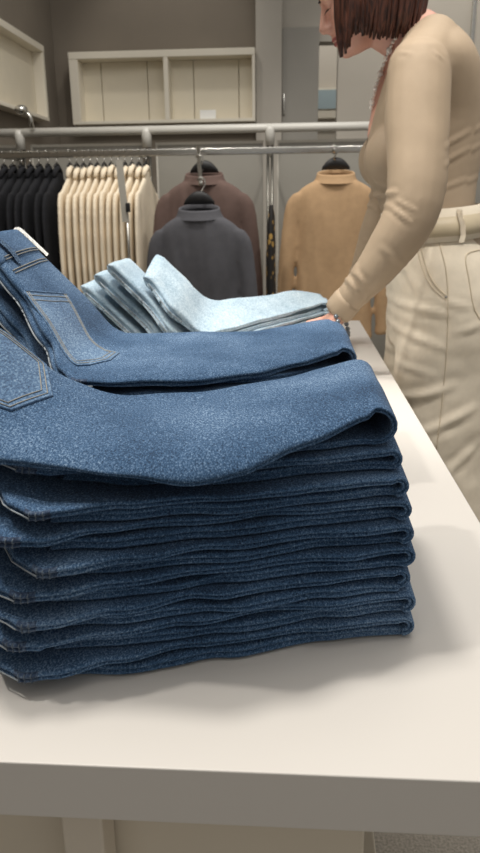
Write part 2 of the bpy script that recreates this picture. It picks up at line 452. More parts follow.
        for k in range(1, nt_ + 1):
            f = k / (nt_ + 1); put(yf + bulge + (yb - yf - 2 * bulge) * f, r)
        for k in range(7):
            a = PI / 2 - PI * k / 6
            put(yb - bulge + bulge * math.cos(a), r * math.sin(a))
        for k in range(nt_, 0, -1):
            f = k / (nt_ + 1); put(yf + bulge + (yb - yf - 2 * bulge) * f, -r)
        return P
    def mesh(s):
        b = nb(); skin_rings(b, [s.section(i) for i in range(len(s.pts))]); return b
    def droopf(s, u):
        return interp(s.droop, u) if s.droop else 0
    def idx(s, u):
        best = min(s.iu, key=lambda i: abs(s.pts[i][3] - u)); return best
    def surf(s, u, y, off=0):
        """point on the outer face of the upper strand; u = distance from the knee fold"""
        us = s.iu; lo = us[0]
        for i in us:
            if s.pts[i][3] <= u: lo = i
            else: break
        hi = min(lo + 1, len(s.pts) - 1)
        du = s.pts[hi][3] - s.pts[lo][3]; f = 0 if du == 0 else min(1, max(0, (u - s.pts[lo][3]) / du))
        out = []
        for i in (lo, hi):
            x, z, th, uu, kind, op = s.pts[i]; c, t, nrm = s.frames[i]; yf, yb = s.edges(i)
            dr = -s.droopf(uu) * math.exp(-max(0, y - yf) / .02)
            out.append(c + V((0, y, 0)) - nrm * (th / 2 + off) + V((0, 0, s.wav(i, y) + dr)))
        return out[0].lerp(out[1], f)
    def front(s, u, off=0, k=0.0):
        """point on the front edge of the upper strand"""
        i = s.idx(u); x, z, th, uu, kind, op = s.pts[i]; c, t, nrm = s.frames[i]; yf, yb = s.edges(i)
        dr = -s.droopf(uu)
        return c + V((0, yf - off, 0)) - nrm * (th / 2 * k) + V((0, 0, s.wav(i, yf) + dr))

def jpart(name, bm, mats, parent):
    return obj(name, bm, mats, parent)
def pocket(j, parent, ut, L, tip, yc, w, mat, thread, off=.0012, skew=0, shear=0):
    """five-sided back pocket lying on the seat face, with stitching"""
    b = nb(); NA, NB = 14, 10
    def mp(a, bb, o=off):
        u = ut - a * (L + tip * (1 - abs(bb))) - shear * bb
        y = yc + skew * a + bb * w * (1 - .16 * a)
        return j.surf(u, y, o)
    g = [[b.verts.new(mp(a / NA, -1 + 2 * k / NB)) for k in range(NB + 1)] for a in range(NA + 1)]
    for a in range(NA):
        for k in range(NB): b.faces.new((g[a][k], g[a][k + 1], g[a + 1][k + 1], g[a + 1][k]))
    # turned-in edge
    rim = [(a / NA, -1) for a in range(NA + 1)] + [(1, -1 + 2 * k / NB) for k in range(1, NB + 1)] + [(1 - a / NA, 1) for a in range(1, NA + 1)]
    tube(b, [mp(a, k, off * .6) for a, k in rim], .0012, seg=6)
    tube(b, [mp(0, -1 + 2 * k / NB, off * .8) for k in range(NB + 1)], .0016, seg=6)
    o = jpart('back_pocket', b, [mat], parent)
    t = nb()
    for inset in (.06, .15):
        r2 = [(max(0.0, a) * (1 - inset * .55), k * (1 - inset)) for a, k in rim]
        tube(t, [mp(a, k, off + .0003) for a, k in r2], .00055, seg=5)
    for aa in (.05, .11): tube(t, [mp(aa, (-1 + 2 * k / NB) * .97, off + .0003) for k in range(NB + 1)], .00055, seg=5)
    jpart('stitching', t, [thread], o)
    return o
def band(j, u0, u1, off, n=None):
    """strip wrapped round the whole strand between u0 and u1"""
    b = nb(); R = []
    us = [i for i in j.iu if u0 <= j.pts[i][3] <= u1]
    for q, i in enumerate(us):
        sec = j.section(i); c = sum(sec, V()) / len(sec)
        o = off if 0 < q < len(us) - 1 else off * .2
        R.append([p + (p - V((c.x, p.y * .97 + c.y * .03, c.z))).normalized() * o for p in sec])
    skin_rings(b, R); return b
def belt_loop(j, parent, u0, u1, y, w, mat):
    b = nb(); N_ = 8; rows = []
    for k in range(N_ + 1):
        f = k / N_; o = .0028 + .004 * math.sin(PI * f)
        rows.append([b.verts.new(j.surf(u0 + (u1 - u0) * f, yy, o)) for yy in (y - w / 2, y, y + w / 2)])
    for a, c in zip(rows, rows[1:]):
        for k in range(2): b.faces.new((a[k], a[k + 1], c[k + 1], c[k]))
    bmesh.ops.solidify(b, geom=b.faces[:], thickness=.0014)
    return jpart('belt_loop', b, [mat], parent)
def seam_line(j, us, y, off=.0006, r=.0006):
    return [j.surf(u, (y(u) if callable(y) else y), off) for u in us]
def frange(a, b, n): return [a + (b - a) * i / n for i in range(n + 1)]
def inseam_patch(j, parent, u0, u1, mat):
    b = nb(); rows = []
    us = [i for i in j.iu if u0 <= j.pts[i][3] <= u1]
    for q, i in enumerate(us):
        sec = j.section(i)[0:16]; rows.append([b.verts.new(p + V((0, -.0011 if 0 < q < len(us) - 1 else -.0002, 0))) for p in sec])
    for a, c in zip(rows, rows[1:]):
        for k in range(len(a) - 1): b.faces.new((a[k], a[k + 1], c[k + 1], c[k]))
    o = jpart('inseam_joint', b, [mat], parent)
    t = nb()
    for i in us[1:-1:max(1, (len(us) - 2) // 2)]: tube(t, [p + V((0, -.0014, 0)) for p in j.section(i)[1:15]], .0005, seg=5)
    jpart('stitching', t, [M['thread_dim']], o)
    return o

ORD = ['topmost', 'second', 'third', 'fourth', 'fifth', 'sixth', 'seventh', 'eighth', 'ninth']
def front_stack():
    H_ = .0187; N_ = 8
    yfu = [(0, .503), (.06, .487), (.14, .463), (.20, .440), (.240, .422), (.260, .418), (.276, .426), (.300, .452), (.35, .488), (.45, .505), (.6, .51)]
    yfl = [(0, .503), (.06, .489), (.14, .466), (.22, .442), (.30, .43)]
    ybt = [(0, .700), (.10, .65), (.20, .615), (.30, .61), (.45, .63)]
    for k in range(N_):
        rnd = random.Random(100 + k)
        xk = .0935 - .0019 * k + rnd.uniform(-.003, .003)
        du = rnd.uniform(-.034, .004); dy = .0030 * k + rnd.uniform(-.0025, .0025)
        ex = .030 if k == 7 else .008 if k == 6 else 0
        f = (lambda u, kind, dy=dy, du=du, ex=ex: (interp(yfu, u + (du if u > .15 else du * u / .15)) if kind >= 2 else interp(yfl, abs(u)) + .003) + dy + ex * min(1, max(0, (abs(u) - .14) / .08)))
        g = (lambda u, kind, dy=dy: interp(ybt, abs(u)) + dy)
        th1 = rnd.uniform(.0076, .0092); th2 = H_ - .0013 - th1 - rnd.uniform(.0008, .0016)
        j = Jeans(k * 1.37 + 2, TZ + .0012 + k * H_, H_ - .0013, xk, -.170, f, g, bend=(-.170, .028 * k, .27), th=(th1, th2), wave=.0034, wseed=3.3, wamp=.25 + .1 * k, body_th=1.35,
                  loop=0, step=.0045, front_wave=.0065, groove=(rnd.choice((.5, .75, .95)), rnd.choice((.55, .8, .95))))
        o = obj('folded_jeans', j.mesh(), M['denim'])
        n_top = N_ - k        # place counted from the top pair (0)
        lab = 'folded mid-blue jeans at the very bottom of the front stack, lying on the table' if k == 0 else f'folded mid-blue jeans, {ORD[n_top]} pair from the top of the front stack'
        tag(o, lab, 'jeans', 'blue jeans in the front stack')
        uc = .258 - du
        inseam_patch(j, o, uc - .012, uc + .010, M['denim_dark'])
        t = nb(); pts = [j.front(u, .0004, -.2) for u in frange(uc + .004, uc + .2, 30)]
        tube(t, pts, .0006, seg=6); jpart('stitching', t, [M['thread_blue']], o)
    # the pair on top: large open knee fold, seat rising to the left with a back pocket
    fu = [(0, .527), (.05, .505), (.10, .472), (.14, .456), (.20, .460), (.27, .468), (.32, .475), (.40, .50), (.6, .53)]
    bu = [(0, .715), (.08, .675), (.16, .640), (.24, .618), (.32, .61), (.40, .62), (.6, .64)]
    z0 = TZ + .0018 + N_ * H_
    j = Jeans(31.7, z0, .0165, .066, -.118, lambda u, kind: interp(fu, abs(u)) + (min(.022, .006 + abs(u) * .2) if kind < 2 else 0), lambda u, kind: interp(bu, abs(u)),
              bend=(-.20, .30, .30), th=(.0058, .0068), wave=.0034, wseed=3.3, wamp=1.05, lift=.045, lift_x=-.14, loop=.0145, droop=[(0, .003), (.06, .011), (.12, .019), (.18, .015), (.26, .007), (.36, .002)], front_wave=.004, body_th=1.5, groove=(.45, .85))
    o = obj('folded_jeans', j.mesh(), M['denim'])
    tag(o, 'mid-blue jeans on top of the front stack, wide open knee fold at the right', 'jeans', 'blue jeans in the front stack')
    pocket(j, o, .372, .09, .02, .565, .052, M['denim_worn'], M['thread'])
    jpart('waistband', band(j, j.umax - .045, j.umax, .0018), [M['denim']], o)
    bm = nb(); R = []
    for i in [i for i, p in enumerate(j.pts) if p[4] == 0][:5]:
        sec = j.section(i); c = sum(sec, V()) / len(sec)
        R.append([p + V((0, -.0012 if p.y < c.y else .0012, .0008 if p.z > c.z else -.0008)) for p in sec])
    skin_rings(bm, R); jpart('hem', bm, [M['denim_dark']], o)
    return j
JT = front_stack()

def second_stack():
    H_ = .0199; N_ = 8
    fu = [(0, .835), (.05, .80), (.10, .765), (.17, .742), (.255, .730), (.292, .729), (.312, .750), (.35, .795), (.42, .845), (.48, .865), (.7, .88)]
    fl = [(0, .835), (.10, .772), (.22, .75), (.35, .75)]
    bt = [(0, 1.035), (.12, 1.01), (.25, .985), (.36, 1.0), (.6, 1.01)]
    for k in range(N_):
        rnd = random.Random(300 + k); top = k == N_ - 1
        xk = .066 + rnd.uniform(-.004, .004) if not top else .062
        dy = rnd.uniform(-.005, .005) if not top else 0
        f = (lambda u, kind, dy=dy: (interp(fu, u) if kind >= 2 else interp(fl, abs(u)) + .004) + dy)
        g = (lambda u, kind, dy=dy: interp(bt, abs(u)) + dy)
        kk = N_ - 1 - k
        j = Jeans(50 + k * 1.9, TZ + .0012 + k * H_, H_ - .001 if not top else .018, xk, -.13 if top else -.2, f, g, bend=(-.232 - .030 * kk, .78 - .03 * kk if kk < 4 else .45 - .1 * (kk - 4), .215 - (.0 if kk < 3 else .04)),
                  th=(.008, .009), wave=.0034, wseed=8.8, wamp=.3 + .1 * k, loop=.0 if not top else .013, front_wave=.005, body_th=2.0 if kk < 5 else 1.3,
                  lift=.004 if top else 0, lift_x=.16, droop=[(0, .003), (.08, .006), (.3, .003)] if top else 0, groove=(.4, .4 if not top else .85))
        o = obj('folded_jeans', j.mesh(), M['denim'])
        lab = 'mid-blue jeans on top of the second stack, whole back pocket and waistband showing' if top else \
              ('folded mid-blue jeans at the bottom of the second stack, behind the front stack' if k == 0 else f'folded mid-blue jeans, {ORD[kk]} pair from the top of the second stack')
        tag(o, lab, 'jeans', 'blue jeans in the second stack')
        um = j.umax
        if kk < 3:
            wb = jpart('waistband', band(j, um - .05, um, .0020), [M['denim']], o)
            t = nb()
            for uu in (um - .047, um - .043):
                y0, y1 = j.edges(j.idx(uu)); tube(t, seam_line(j, [uu] * 21, 0) if 0 else [j.surf(uu, y0 + .012 + (y1 - y0 - .024) * q / 20, .0024) for q in range(21)], .0007, seg=5)
            jpart('stitching', t, [M['thread']], wb)
            y0, y1 = j.edges(j.idx(um - .03))
            belt_loop(j, o, um - .058, um - .004, y0 + .03, .013, M['denim_worn'])
            # rise seam with pale thread along the front edge
            t = nb(); tube(t, [j.front(u, .0006, -.75) for u in frange(.27, um - .05, 60)], .0010, seg=6)
            jpart('stitching', t, [M['thread_blue']], o)
            inseam_patch(j, o, .275, .30, M['denim_dark'])
        if top:
            pocket(j, o, um - .105, .115, .014, .888, .044, M['denim_worn'], M['thread'], skew=-.078, shear=.016)
            # yoke seam
            t = nb()
            for dd in (0, .004): tube(t, [j.surf(um - .062 - dd, j.edges(j.idx(um - .062))[0] + .01 + (j.edges(j.idx(um - .062))[1] - j.edges(j.idx(um - .062))[0] - .025) * q / 20, .0008) for q in range(21)], .0007, seg=5)
            jpart('yoke_stitching', t, [M['thread']], o)
            # inside waist label showing as a white strip on the far edge
            b = nb(); rows = []
            for q in range(13):
                u = um - .06 + .058 * q / 12; y0, y1 = j.edges(j.idx(min(u, um)))
                p = j.surf(min(u, um - .002), y1 - .008, .002)
                if u > um - .002: p = p + V((-1, 0, .9)).normalized() * (u - um + .002)
                rows.append([b.verts.new(p), b.verts.new(p + V((.001, .006, .003)))])
            for a, c in zip(rows, rows[1:]): b.faces.new((a[0], a[1], c[1], c[0]))
            bmesh.ops.solidify(b, geom=b.faces[:], thickness=.0008)
            w = jpart('waist_label', b, [M['label_white']], o); w['label'] = 'white inside label strip'
second_stack()

def light_stack():
    H_ = .0168; N_ = 7
    Ls = [.20, .20, .20, .205, .21, .21, .150]
    for k in range(N_):
        rnd = random.Random(500 + k); top = k == N_ - 1; kk = N_ - 1 - k
        dy = rnd.uniform(-.006, .006)
        f = lambda u, kind, dy=dy: 1.235 + dy + .40 * max(0, .22 - abs(u)) / .22 + (.03 * math.exp(-((u - .30) / .03) ** 2) * -1 if kind >= 2 else 0)
        g = lambda u, kind, dy=dy: 1.37 + dy + .36 * max(0, 1 - abs(u) / .28)
        j = Jeans(80 + k * 2.3, TZ + .0012 + k * H_, H_ - .001 if not top else .0165, .078 + rnd.uniform(-.004, .004), -.145, f, g, bend=(-.140 - .0225 * kk, .80 - .015 * kk, Ls[k]),
                  th=(.0072, .0080), wave=.004, wseed=5.1, wamp=.3 + .1 * k, loop=0 if not top else .004, lift=.03 if top else 0, lift_x=.12, front_wave=.006, body_th=2.5, groove=(.4, .15), step=.007)
        o = obj('folded_jeans', j.mesh(), M['denim_light'])
        nm = ORD[kk]
        lab = 'pale bleached jeans on top of the light stack, under the woman\'s hand' if top else \
              ('pale bleached jeans at the bottom of the light stack, lowest seat roll' if k == 0 else f'pale bleached jeans in the light stack, {nm} seat roll from the top')
        tag(o, lab, 'jeans', 'pale bleached jeans in the light stack')
        um = j.umax; u0 = .27 + .03 * kk
        t = nb()
        tube(t, [j.front(u, .0012, -.35) for u in frange(u0, um - .012, 40)], [.0024 + .0012 * abs(math.sin(q * 1.7)) for q in range(41)], seg=6)
        jpart('outseam', t, [M['denim_light_dark']], o)
        t = nb(); tube(t, [j.front(u, .0035, -.15) for u in frange(u0, um - .014, 40)], .0011, seg=5); jpart('stitching', t, [M['thread_blue']], o)
light_stack()


# ------------------------------------------------------------------ clothes rack behind the table
RY = 3.3
RB = RY + .27
R1Z = at(240, 128.5, RB).z; R2Z = 1.285
PX = [at(20, 140, RB).x, at(147, 145, RB).x, at(270, 145, RB).x, .70, 1.35]
def rack():
    root = empty('clothes_rack', (-.3, RY, 0)); tag(root, 'pale steel clothes rack with two rails and frosted back panels', 'clothes rack')
    def P(name, b, mat): 
        bmesh.ops.translate(b, verts=b.verts[:], vec=(.3, -RY, 0)); return obj(name, b, mat, root)
    b = nb(); tube(b, [(-1.45, RB, R1Z), (1.4, RB, R1Z)], .0195, seg=16); P('top_rail', b, M['rail_white'])
    b = nb(); box(b, -1.45, 1.4, RY - .012, RY + .004, R2Z - .014, R2Z + .014, .003); P('hanging_rail', b, M['chrome'])
    for x in PX:
        b = nb()
        for dx in (-.010, .010): tube(b, [(x + dx, RB + .01, 0), (x + dx, RB + .01, R1Z - .01)], .0065, seg=8)
        o = P('post', b, M['chrome_dark'])
        b = nb(); tube(b, [(x, RB + .002, R1Z - .075), (x, RB - .002, R1Z - .01), (x, RB - .004, R1Z + .012)], [.021, .024, .019], seg=12)
        P('rail_joint', b, M['rail_white'])
        b = nb(); tube(b, [(x, RB, R2Z - .004), (x, RY - .002, R2Z - .004)], .008, seg=8); P('rail_bracket', b, M['chrome'])
        b = nb(); box(b, x - .03, x + .03, RB - .05, RB + .25, 0, .03, .006); P('foot', b, M['chrome_dark'])
    xs = [-1.45] + PX
    for a, c in zip(xs, xs[1:]):
        if c - a < .15: continue
        b = nb(); box(b, a + .035, c - .035, RB + .05, RB + .062, .12, at(240, 141, RB + .05).z, .002); o = P('back_panel', b, M['acrylic'])
        b = nb(); box(b, a + .032, c - .032, RB + .046, RB + .05, at(240, 141, RB + .05).z - .012, at(240, 141, RB + .05).z); box(b, a + .032, a + .040, RB + .046, RB + .05, .12, at(240, 141, RB + .05).z - .012)
        bmesh.ops.translate(b, verts=b.verts[:], vec=(.3, -RY, 0)); obj('edge_strip', b, M['acrylic_edge'], o, smooth=False)
    # waterfall arms
    b = nb(); p = at(199, 152, RY - .02); q = at(201, 185, 2.84); tube(b, [p, p + V((0, -.03, .020)), q, q + V((0, -.012, .012))], .0085, seg=8); P('arm', b, M['chrome'])
    b = nb(); p2 = at(336, 152, RY - .02); q2 = at(334, 152, 3.14); tube(b, [p2, p2 + V((0, -.03, .008)), q2, q2 + V((0, -.012, .014))], .0085, seg=8); P('arm', b, M['chrome'])
    return q, q2
ARM_END, ARM_END2 = rack()

def shirt(name, c, mat, label, hs=1.0, seed=0, group=None):
    """mock-neck long sleeve top seen from the front, c = collar top centre"""
    root = empty(name, c); tag(root, label, 'top', group)
    b = nb()
    loft(b, [(V((0, 0, z)), V((hx * hs, 0, 0)), V((0, hy, 0))) for z, hx, hy in
             ((-.026, .066, .04), (-.040, .082, .05), (-.056, .112, .055), (-.080, .142, .055), (-.12, .152, .058), (-.22, .148, .06), (-.4, .146, .055), (-.7, .165, .055))], n=28, sub=3, power=2.4)
    for sgn in (-1, 1):
        q = spline([(.125, -.092, .040), (.156, -.14, .040), (.176, -.26, .037), (.192, -.42, .034), (.208, -.68, .030)], 16)
        loft(b, [(V((sgn * x * hs, 0, z)), V((r, 0, r * .12 * sgn)), V((0, r * .85, 0))) for x, z, r in q], n=14, sub=1)
    b = remesh(b, .0085, 4)
    for v in b.verts:
        x, y, z = v.co
        v.co.y += .006 * nz(x * 14 + seed, y * 4, z * 5 + seed) + .003 * nz(x * 40 + seed, 2, z * 9)
    obj('body', b, mat, root)
    b = nb(); R = []
    for z, hx in ((-.046, .092), (-.032, .083), (-.018, .079), (-.011, .077), (-.013, .072), (-.027, .072)):
        R.append([V((hx * math.cos(2 * PI * k / 32), hx * .72 * math.sin(2 * PI * k / 32), z + .016 * max(0, math.sin(2 * PI * k / 32)) - .010 * max(0, -math.sin(2 * PI * k / 32)))) for k in range(32)])
    skin_rings(b, R, cap=False); obj('collar', b, mat, root)
    return root
def hanger(c, hook_to, label, group=None):
    """black hanger: arched neck above the collar, metal hook to the arm"""
    root = empty('clothes_hanger', c); tag(root, label, 'hanger', group)
    b = nb(); R = []
    for k in range(17):
        t = -1 + 2 * k / 16; x = .057 * t; z = .038 * (1 - abs(t) ** 2.2) - .006
        hw = max(.006, z + .010); R.append([V((x - .0 , -.006, z - hw)), V((x, .006, z - hw)), V((x, .008, z + .001)), V((x, 0, z + .006)), V((x, -.008, z + .001))])
    skin_rings(b, R); obj('hanger_body', b, M['hanger_black'], root)
    d = V(hook_to) - V(c)
    b = nb(); tube(b, [V((0, 0, .03)), V((0, 0, min(.05, d.z - .045))), V((d.x, d.y, d.z - .036)), V((d.x + .016, d.y, d.z - .008)), V((d.x + .014, d.y, d.z + .008)), V((d.x, d.y, d.z + .016)), V((d.x - .015, d.y, d.z + .006))], .0028, seg=8)
    obj('hook', b, M['chrome'], root)
    return root
gc = at(199, 205, 2.80); gc.x = at(199, 205, 2.80).x
shirt('long_sleeve_top', gc, M['grey_knit'], 'charcoal grey mock-neck top hanging in front of the brown one', 1.0, 1)
hanger(gc + V((0, .012, .012)), ARM_END + V((0, 0, .012)), 'black hanger holding the charcoal grey top at the arm tip')
bc = at(204, 171, 3.10)
shirt('long_sleeve_top', bc, M['brown_knit'], 'dark brown mock-neck top hanging behind the charcoal grey one', 1.06, 9)
f = (3.08 - 2.84) / (RY - .05 - 2.84); ap = ARM_END.lerp(at(199, 152, RY - .02) + V((0, -.03, .020)), f)
hanger(bc + V((0, .012, .004)), ap + V((0, 0, .010)), 'black hanger holding the dark brown top')
tc_ = at(336, 170, 3.16)
shirt('long_sleeve_top', tc_, M['tan_knit'], 'tan camel mock-neck top hanging alone beside the woman', 1.06, 17)
hanger(tc_ + V((0, .012, .012)), ARM_END2 + V((0, .01, .012)), 'black hanger holding the tan top')

# garments hung sideways on the left rail
def coat_mesh(mat, seed, hx=.0145, length=.86, collar=.011):
    b = nb()
    loft(b, [(V((0, 0, z)), V((h, 0, 0)), V((0, w, 0))) for z, w, h in
             ((0, .045, hx * .8), (-.03, .065, hx * .9), (-.055, .12, hx), (-.09, .175, hx), (-.14, .195, hx), (-.4, .19, hx), (-length, .21, hx))], n=22, sub=3, power=2.6)
    for sg in (-1, 1):
        loft(b, [(V((0, sg * y, z)), V((r * .29, 0, 0)), V((0, r, 0))) for y, z, r in ((.165, -.085, .03), (.195, -.14, .04), (.215, -.3, .042), (.22, -.62, .034))], n=12, sub=3)
    b = remesh(b, .0065, 3)
    for v in b.verts:
        x, y, z = v.co; v.co.x += (.0035 * nz(seed, y * 12, z * 4)) * min(1, max(0, -z * 5)); v.co.y += .006 * nz(seed + 4, y * 5, z * 6)
    return b
def coat(name, label, cat, group, mat, loc, rz, seed, **kw):
    root = empty(name, loc, rz); tag(root, label, cat, group)
    obj('body', coat_mesh(mat, seed, **kw), mat, root)
    b = nb(); tube(b, [(0, -.058, -.022), (.004, -.045, .002), (.004, -.015, .016), (0, .02, .016), (-.002, .045, .004), (0, .055, -.02)], [.008, .012, .0125, .0125, .012, .008], seg=10)
    obj('collar', b, mat, root)
    return root
def rail_hanger(loc, rz, label):
    root = empty('clothes_hanger', loc, rz); tag(root, label, 'hanger', 'hangers on the left rail')
    b = nb(); tube(b, [(0, -.035, .024), (0, -.012, .034), (0, .012, .034), (0, .035, .024)], .005, seg=8); obj('hanger_body', b, M['hanger_black'], root)
    b = nb(); tube(b, [(0, 0, .036), (0, 0, .050), (0, .017, .066), (0, .0175, .080), (0, .010, .092), (0, -.008, .093), (0, -.017, .082)], .0022, seg=6); obj('hook', b, M['chrome'], root)
    return root
CY = RY - .01; CZ0 = R2Z - .075
nth = ['first', 'second', 'third', 'fourth', 'fifth', 'sixth', 'seventh', 'eighth', 'ninth', 'tenth', 'eleventh', 'twelfth']
protoB = protoC = protoD = protoH = None
xb0, xb1 = at(4, 165, CY).x, at(57, 165, CY).x
nB, nC = 7, 12
for k in range(nB):
    x = xb1 + (xb0 - xb1) * k / (nB - 1); rz = .03 * math.sin(k * 2.1)
    lab = f'black coat on the left rail, {nth[k]} from the cream garments' if k else 'black coat on the left rail, touching the cream garments'
    if protoB is None: protoB = o = coat('coat', lab, 'coat', 'black coats on the left rail', M['black_cloth'], (x, CY, CZ0), rz, 3, hx=.017)
    else:
        o = dup(protoB, (x, CY, CZ0), rz); o['label'] = lab
    hl = f'thin rail hanger of the {nth[k]} black coat, counted from the cream garments'
    if protoH is None: protoH = rail_hanger((x, CY, CZ0), rz, hl)
    else:
        h = dup(protoH, (x, CY, CZ0), rz); h['label'] = hl
xc0, xc1 = at(70, 165, CY).x, at(146, 165, CY).x
for k in range(nC):
    x = xc0 + (xc1 - xc0) * k / (nC - 1); rz = .035 * math.sin(k * .4 + 1)
    lab = f'cream collared jacket on the left rail, {nth[k]} from the black coats' if k else 'cream collared jacket on the left rail, touching the black coats'
    if protoC is None: protoC = o = coat('jacket', lab, 'jacket', 'cream jackets on the left rail', M['cream_cloth'], (x, CY, CZ0), rz, 11, hx=.0115)
    elif protoD is None: protoD = o = coat('jacket', lab, 'jacket', 'cream jackets on the left rail', M['cream_cloth'], (x, CY, CZ0 - .008), rz, 23, hx=.0100)
    else:
        o = dup(protoD if k % 3 == 1 else protoC, (x, CY, CZ0 + .005 * math.sin(k * 2.3) - .003), rz); o['label'] = lab
    h = dup(protoH, (x, CY, CZ0), rz); h['label'] = f'thin rail hanger of the {nth[k]} cream jacket, counted from the black coats'
# acrylic divider standing out among the cream garments
p0 = at(119, 160, 2.98); p1 = at(126, 222, 2.98)
root = empty('sign_holder', p0); tag(root, 'narrow clear grey sign holder among the cream jackets', 'sign holder')
d = p1 - p0; b = nb()
pts = [V((-.014, 0, 0)), V((.014, 0, 0)), V((.014 + d.x, 0, d.z)), V((-.014 + d.x, 0, d.z))]
skin_rings(b, [[p + V((0, -.0015, 0)) for p in pts], [p + V((0, .0015, 0)) for p in pts]]); obj('plate', b, simple('grey acrylic strip', (176, 172, 162), .2), root, smooth=False)
b = nb(); q = at(128, 207, 2.97) - p0; box(b, q.x - .01, q.x + .008, -.012, -.0005, q.z - .02, q.z + .016, .003); obj('clip', b, M['hanger_black'], root)
b = nb(); tube(b, [at(127, 212, 2.985) - p0, at(131, 300, 2.985) - p0], .006, seg=8); obj('rod', b, M['chrome'], root)
# spotted garment edge-on beside the middle post
g0 = at(271, 205, 3.0)
b = nb(); loft(b, [(V((0, 0, z)), V((h, 0, 0)), V((0, w, 0))) for z, w, h in ((0, .02, .006), (-.05, .05, .014), (-.2, .08, .019), (-.55, .09, .022))], n=18, sub=5)
for v in b.verts: v.co.x += .005 * nz(1, v.co.y * 9, v.co.z * 11)
o = obj('hanging_scarf', b, M['spots'], loc=g0); tag(o, 'black cloth with gold spots hanging edge-on beside the middle post', 'scarf')
# round chrome fitting, far left
b = nb(); c0 = at(5, 117, 3.3)
tube(b, [(0, 0, -.02), (.012, 0, -.005), (.03, 0, -.03), (.036, .0, -.075)], .010, seg=10); ball(b, (-.006, -.01, 0), .03, .03, .022)
o = obj('rail_lamp', b, M['chrome'], loc=(c0.x, RB - .03, R1Z + .094)); tag(o, 'small round chrome fitting above the rail at far left', 'lamp')
# shelf with dark goods just behind the woman's back
sx = at(479, 150, 4.75).x
root = empty('wall_shelf', (sx + .3, 4.8, 1.3)); tag(root, 'white wall shelf behind the woman\'s back', 'shelf')
b = nb(); box(b, -.3, .3, -.15, .148, -.02, 0, .003); obj('board', b, M['shelf_white'], root, smooth=False)
b = nb(); box(b, -.3, .3, -.15, .148, .28, .30, .003); obj('board', b, M['shelf_white'], root, smooth=False)
for x_ in (-.3, .28):
    b = nb(); box(b, x_, x_ + .02, .02, .148, -.0001, .2801, .002); obj('bracket', b, M['shelf_white'], root, smooth=False)
b = nb(); loft(b, [(V((0, 0, z)), V((w, 0, 0)), V((0, .07, 0))) for z, w in ((0, .12), (.02, .13), (.12, .12), (.15, .10))], n=24, sub=4, power=4)
tube(b, [(.07 * math.cos(PI * k / 10), 0, .145 + .05 * math.sin(PI * k / 10)) for k in range(11)], .006)
o = obj('handbag', b, M['black_cloth'], loc=(sx + .14, 4.74, 1.3005)); tag(o, 'black bag standing on the white shelf behind the woman', 'bag')

# ------------------------------------------------------------------ the woman
WYC = 1.62
BASE = V((.32, WYC, 0))
def shift(b):
    bmesh.ops.translate(b, verts=b.verts[:], vec=-BASE); return b
# torso profile: z, front x, back x, half width
TORSO = [(1.405, .232, .300, .050), (1.385, .215, .325, .090), (1.355, .200, .348, .140), (1.32, .188, .366, .158), (1.27, .174, .378, .142), (1.21, .162, .386, .122), (1.15, .152, .388, .115),
         (1.09, .172, .384, .113), (1.04, .198, .384, .120), (1.00, .205, .398, .141), (.965, .206, .408, .146)]
HIPS = [(1.045, .200, .386, .132), (1.00, .203, .396, .142), (.94, .208, .425, .166), (.87, .214, .450, .182), (.80, .220, .455, .185), (.76, .224, .450, .180)]
def torso_rings(tab, k=0.0):
    return [(V(((xf + xb) / 2, WYC, z)), V(((xb - xf) / 2 - k, 0, 0)), V((0, hw - k, 0))) for z, xf, xb, hw in tab]
SH_L = at(419, 72, 1.462); EL_L = at(414, 203, 1.385); MID_L = at(384, 258, 1.395); WR_L = at(343, 306, 1.425)
SH_R = V((.275, 1.775, 1.325)); EL_R = at(389, 200, 1.81); WR_R = at(358, 284, 1.80)
def arm(b, S, E, Wp, ru, re, rf, rw, mid=None):
    m1 = S.lerp(E, .35); m2 = E.lerp(Wp, .4) if mid is None else mid
    limb(b, [S, m1, E, m2, Wp], [ru * .98, ru, re, rf, rw], n=18)
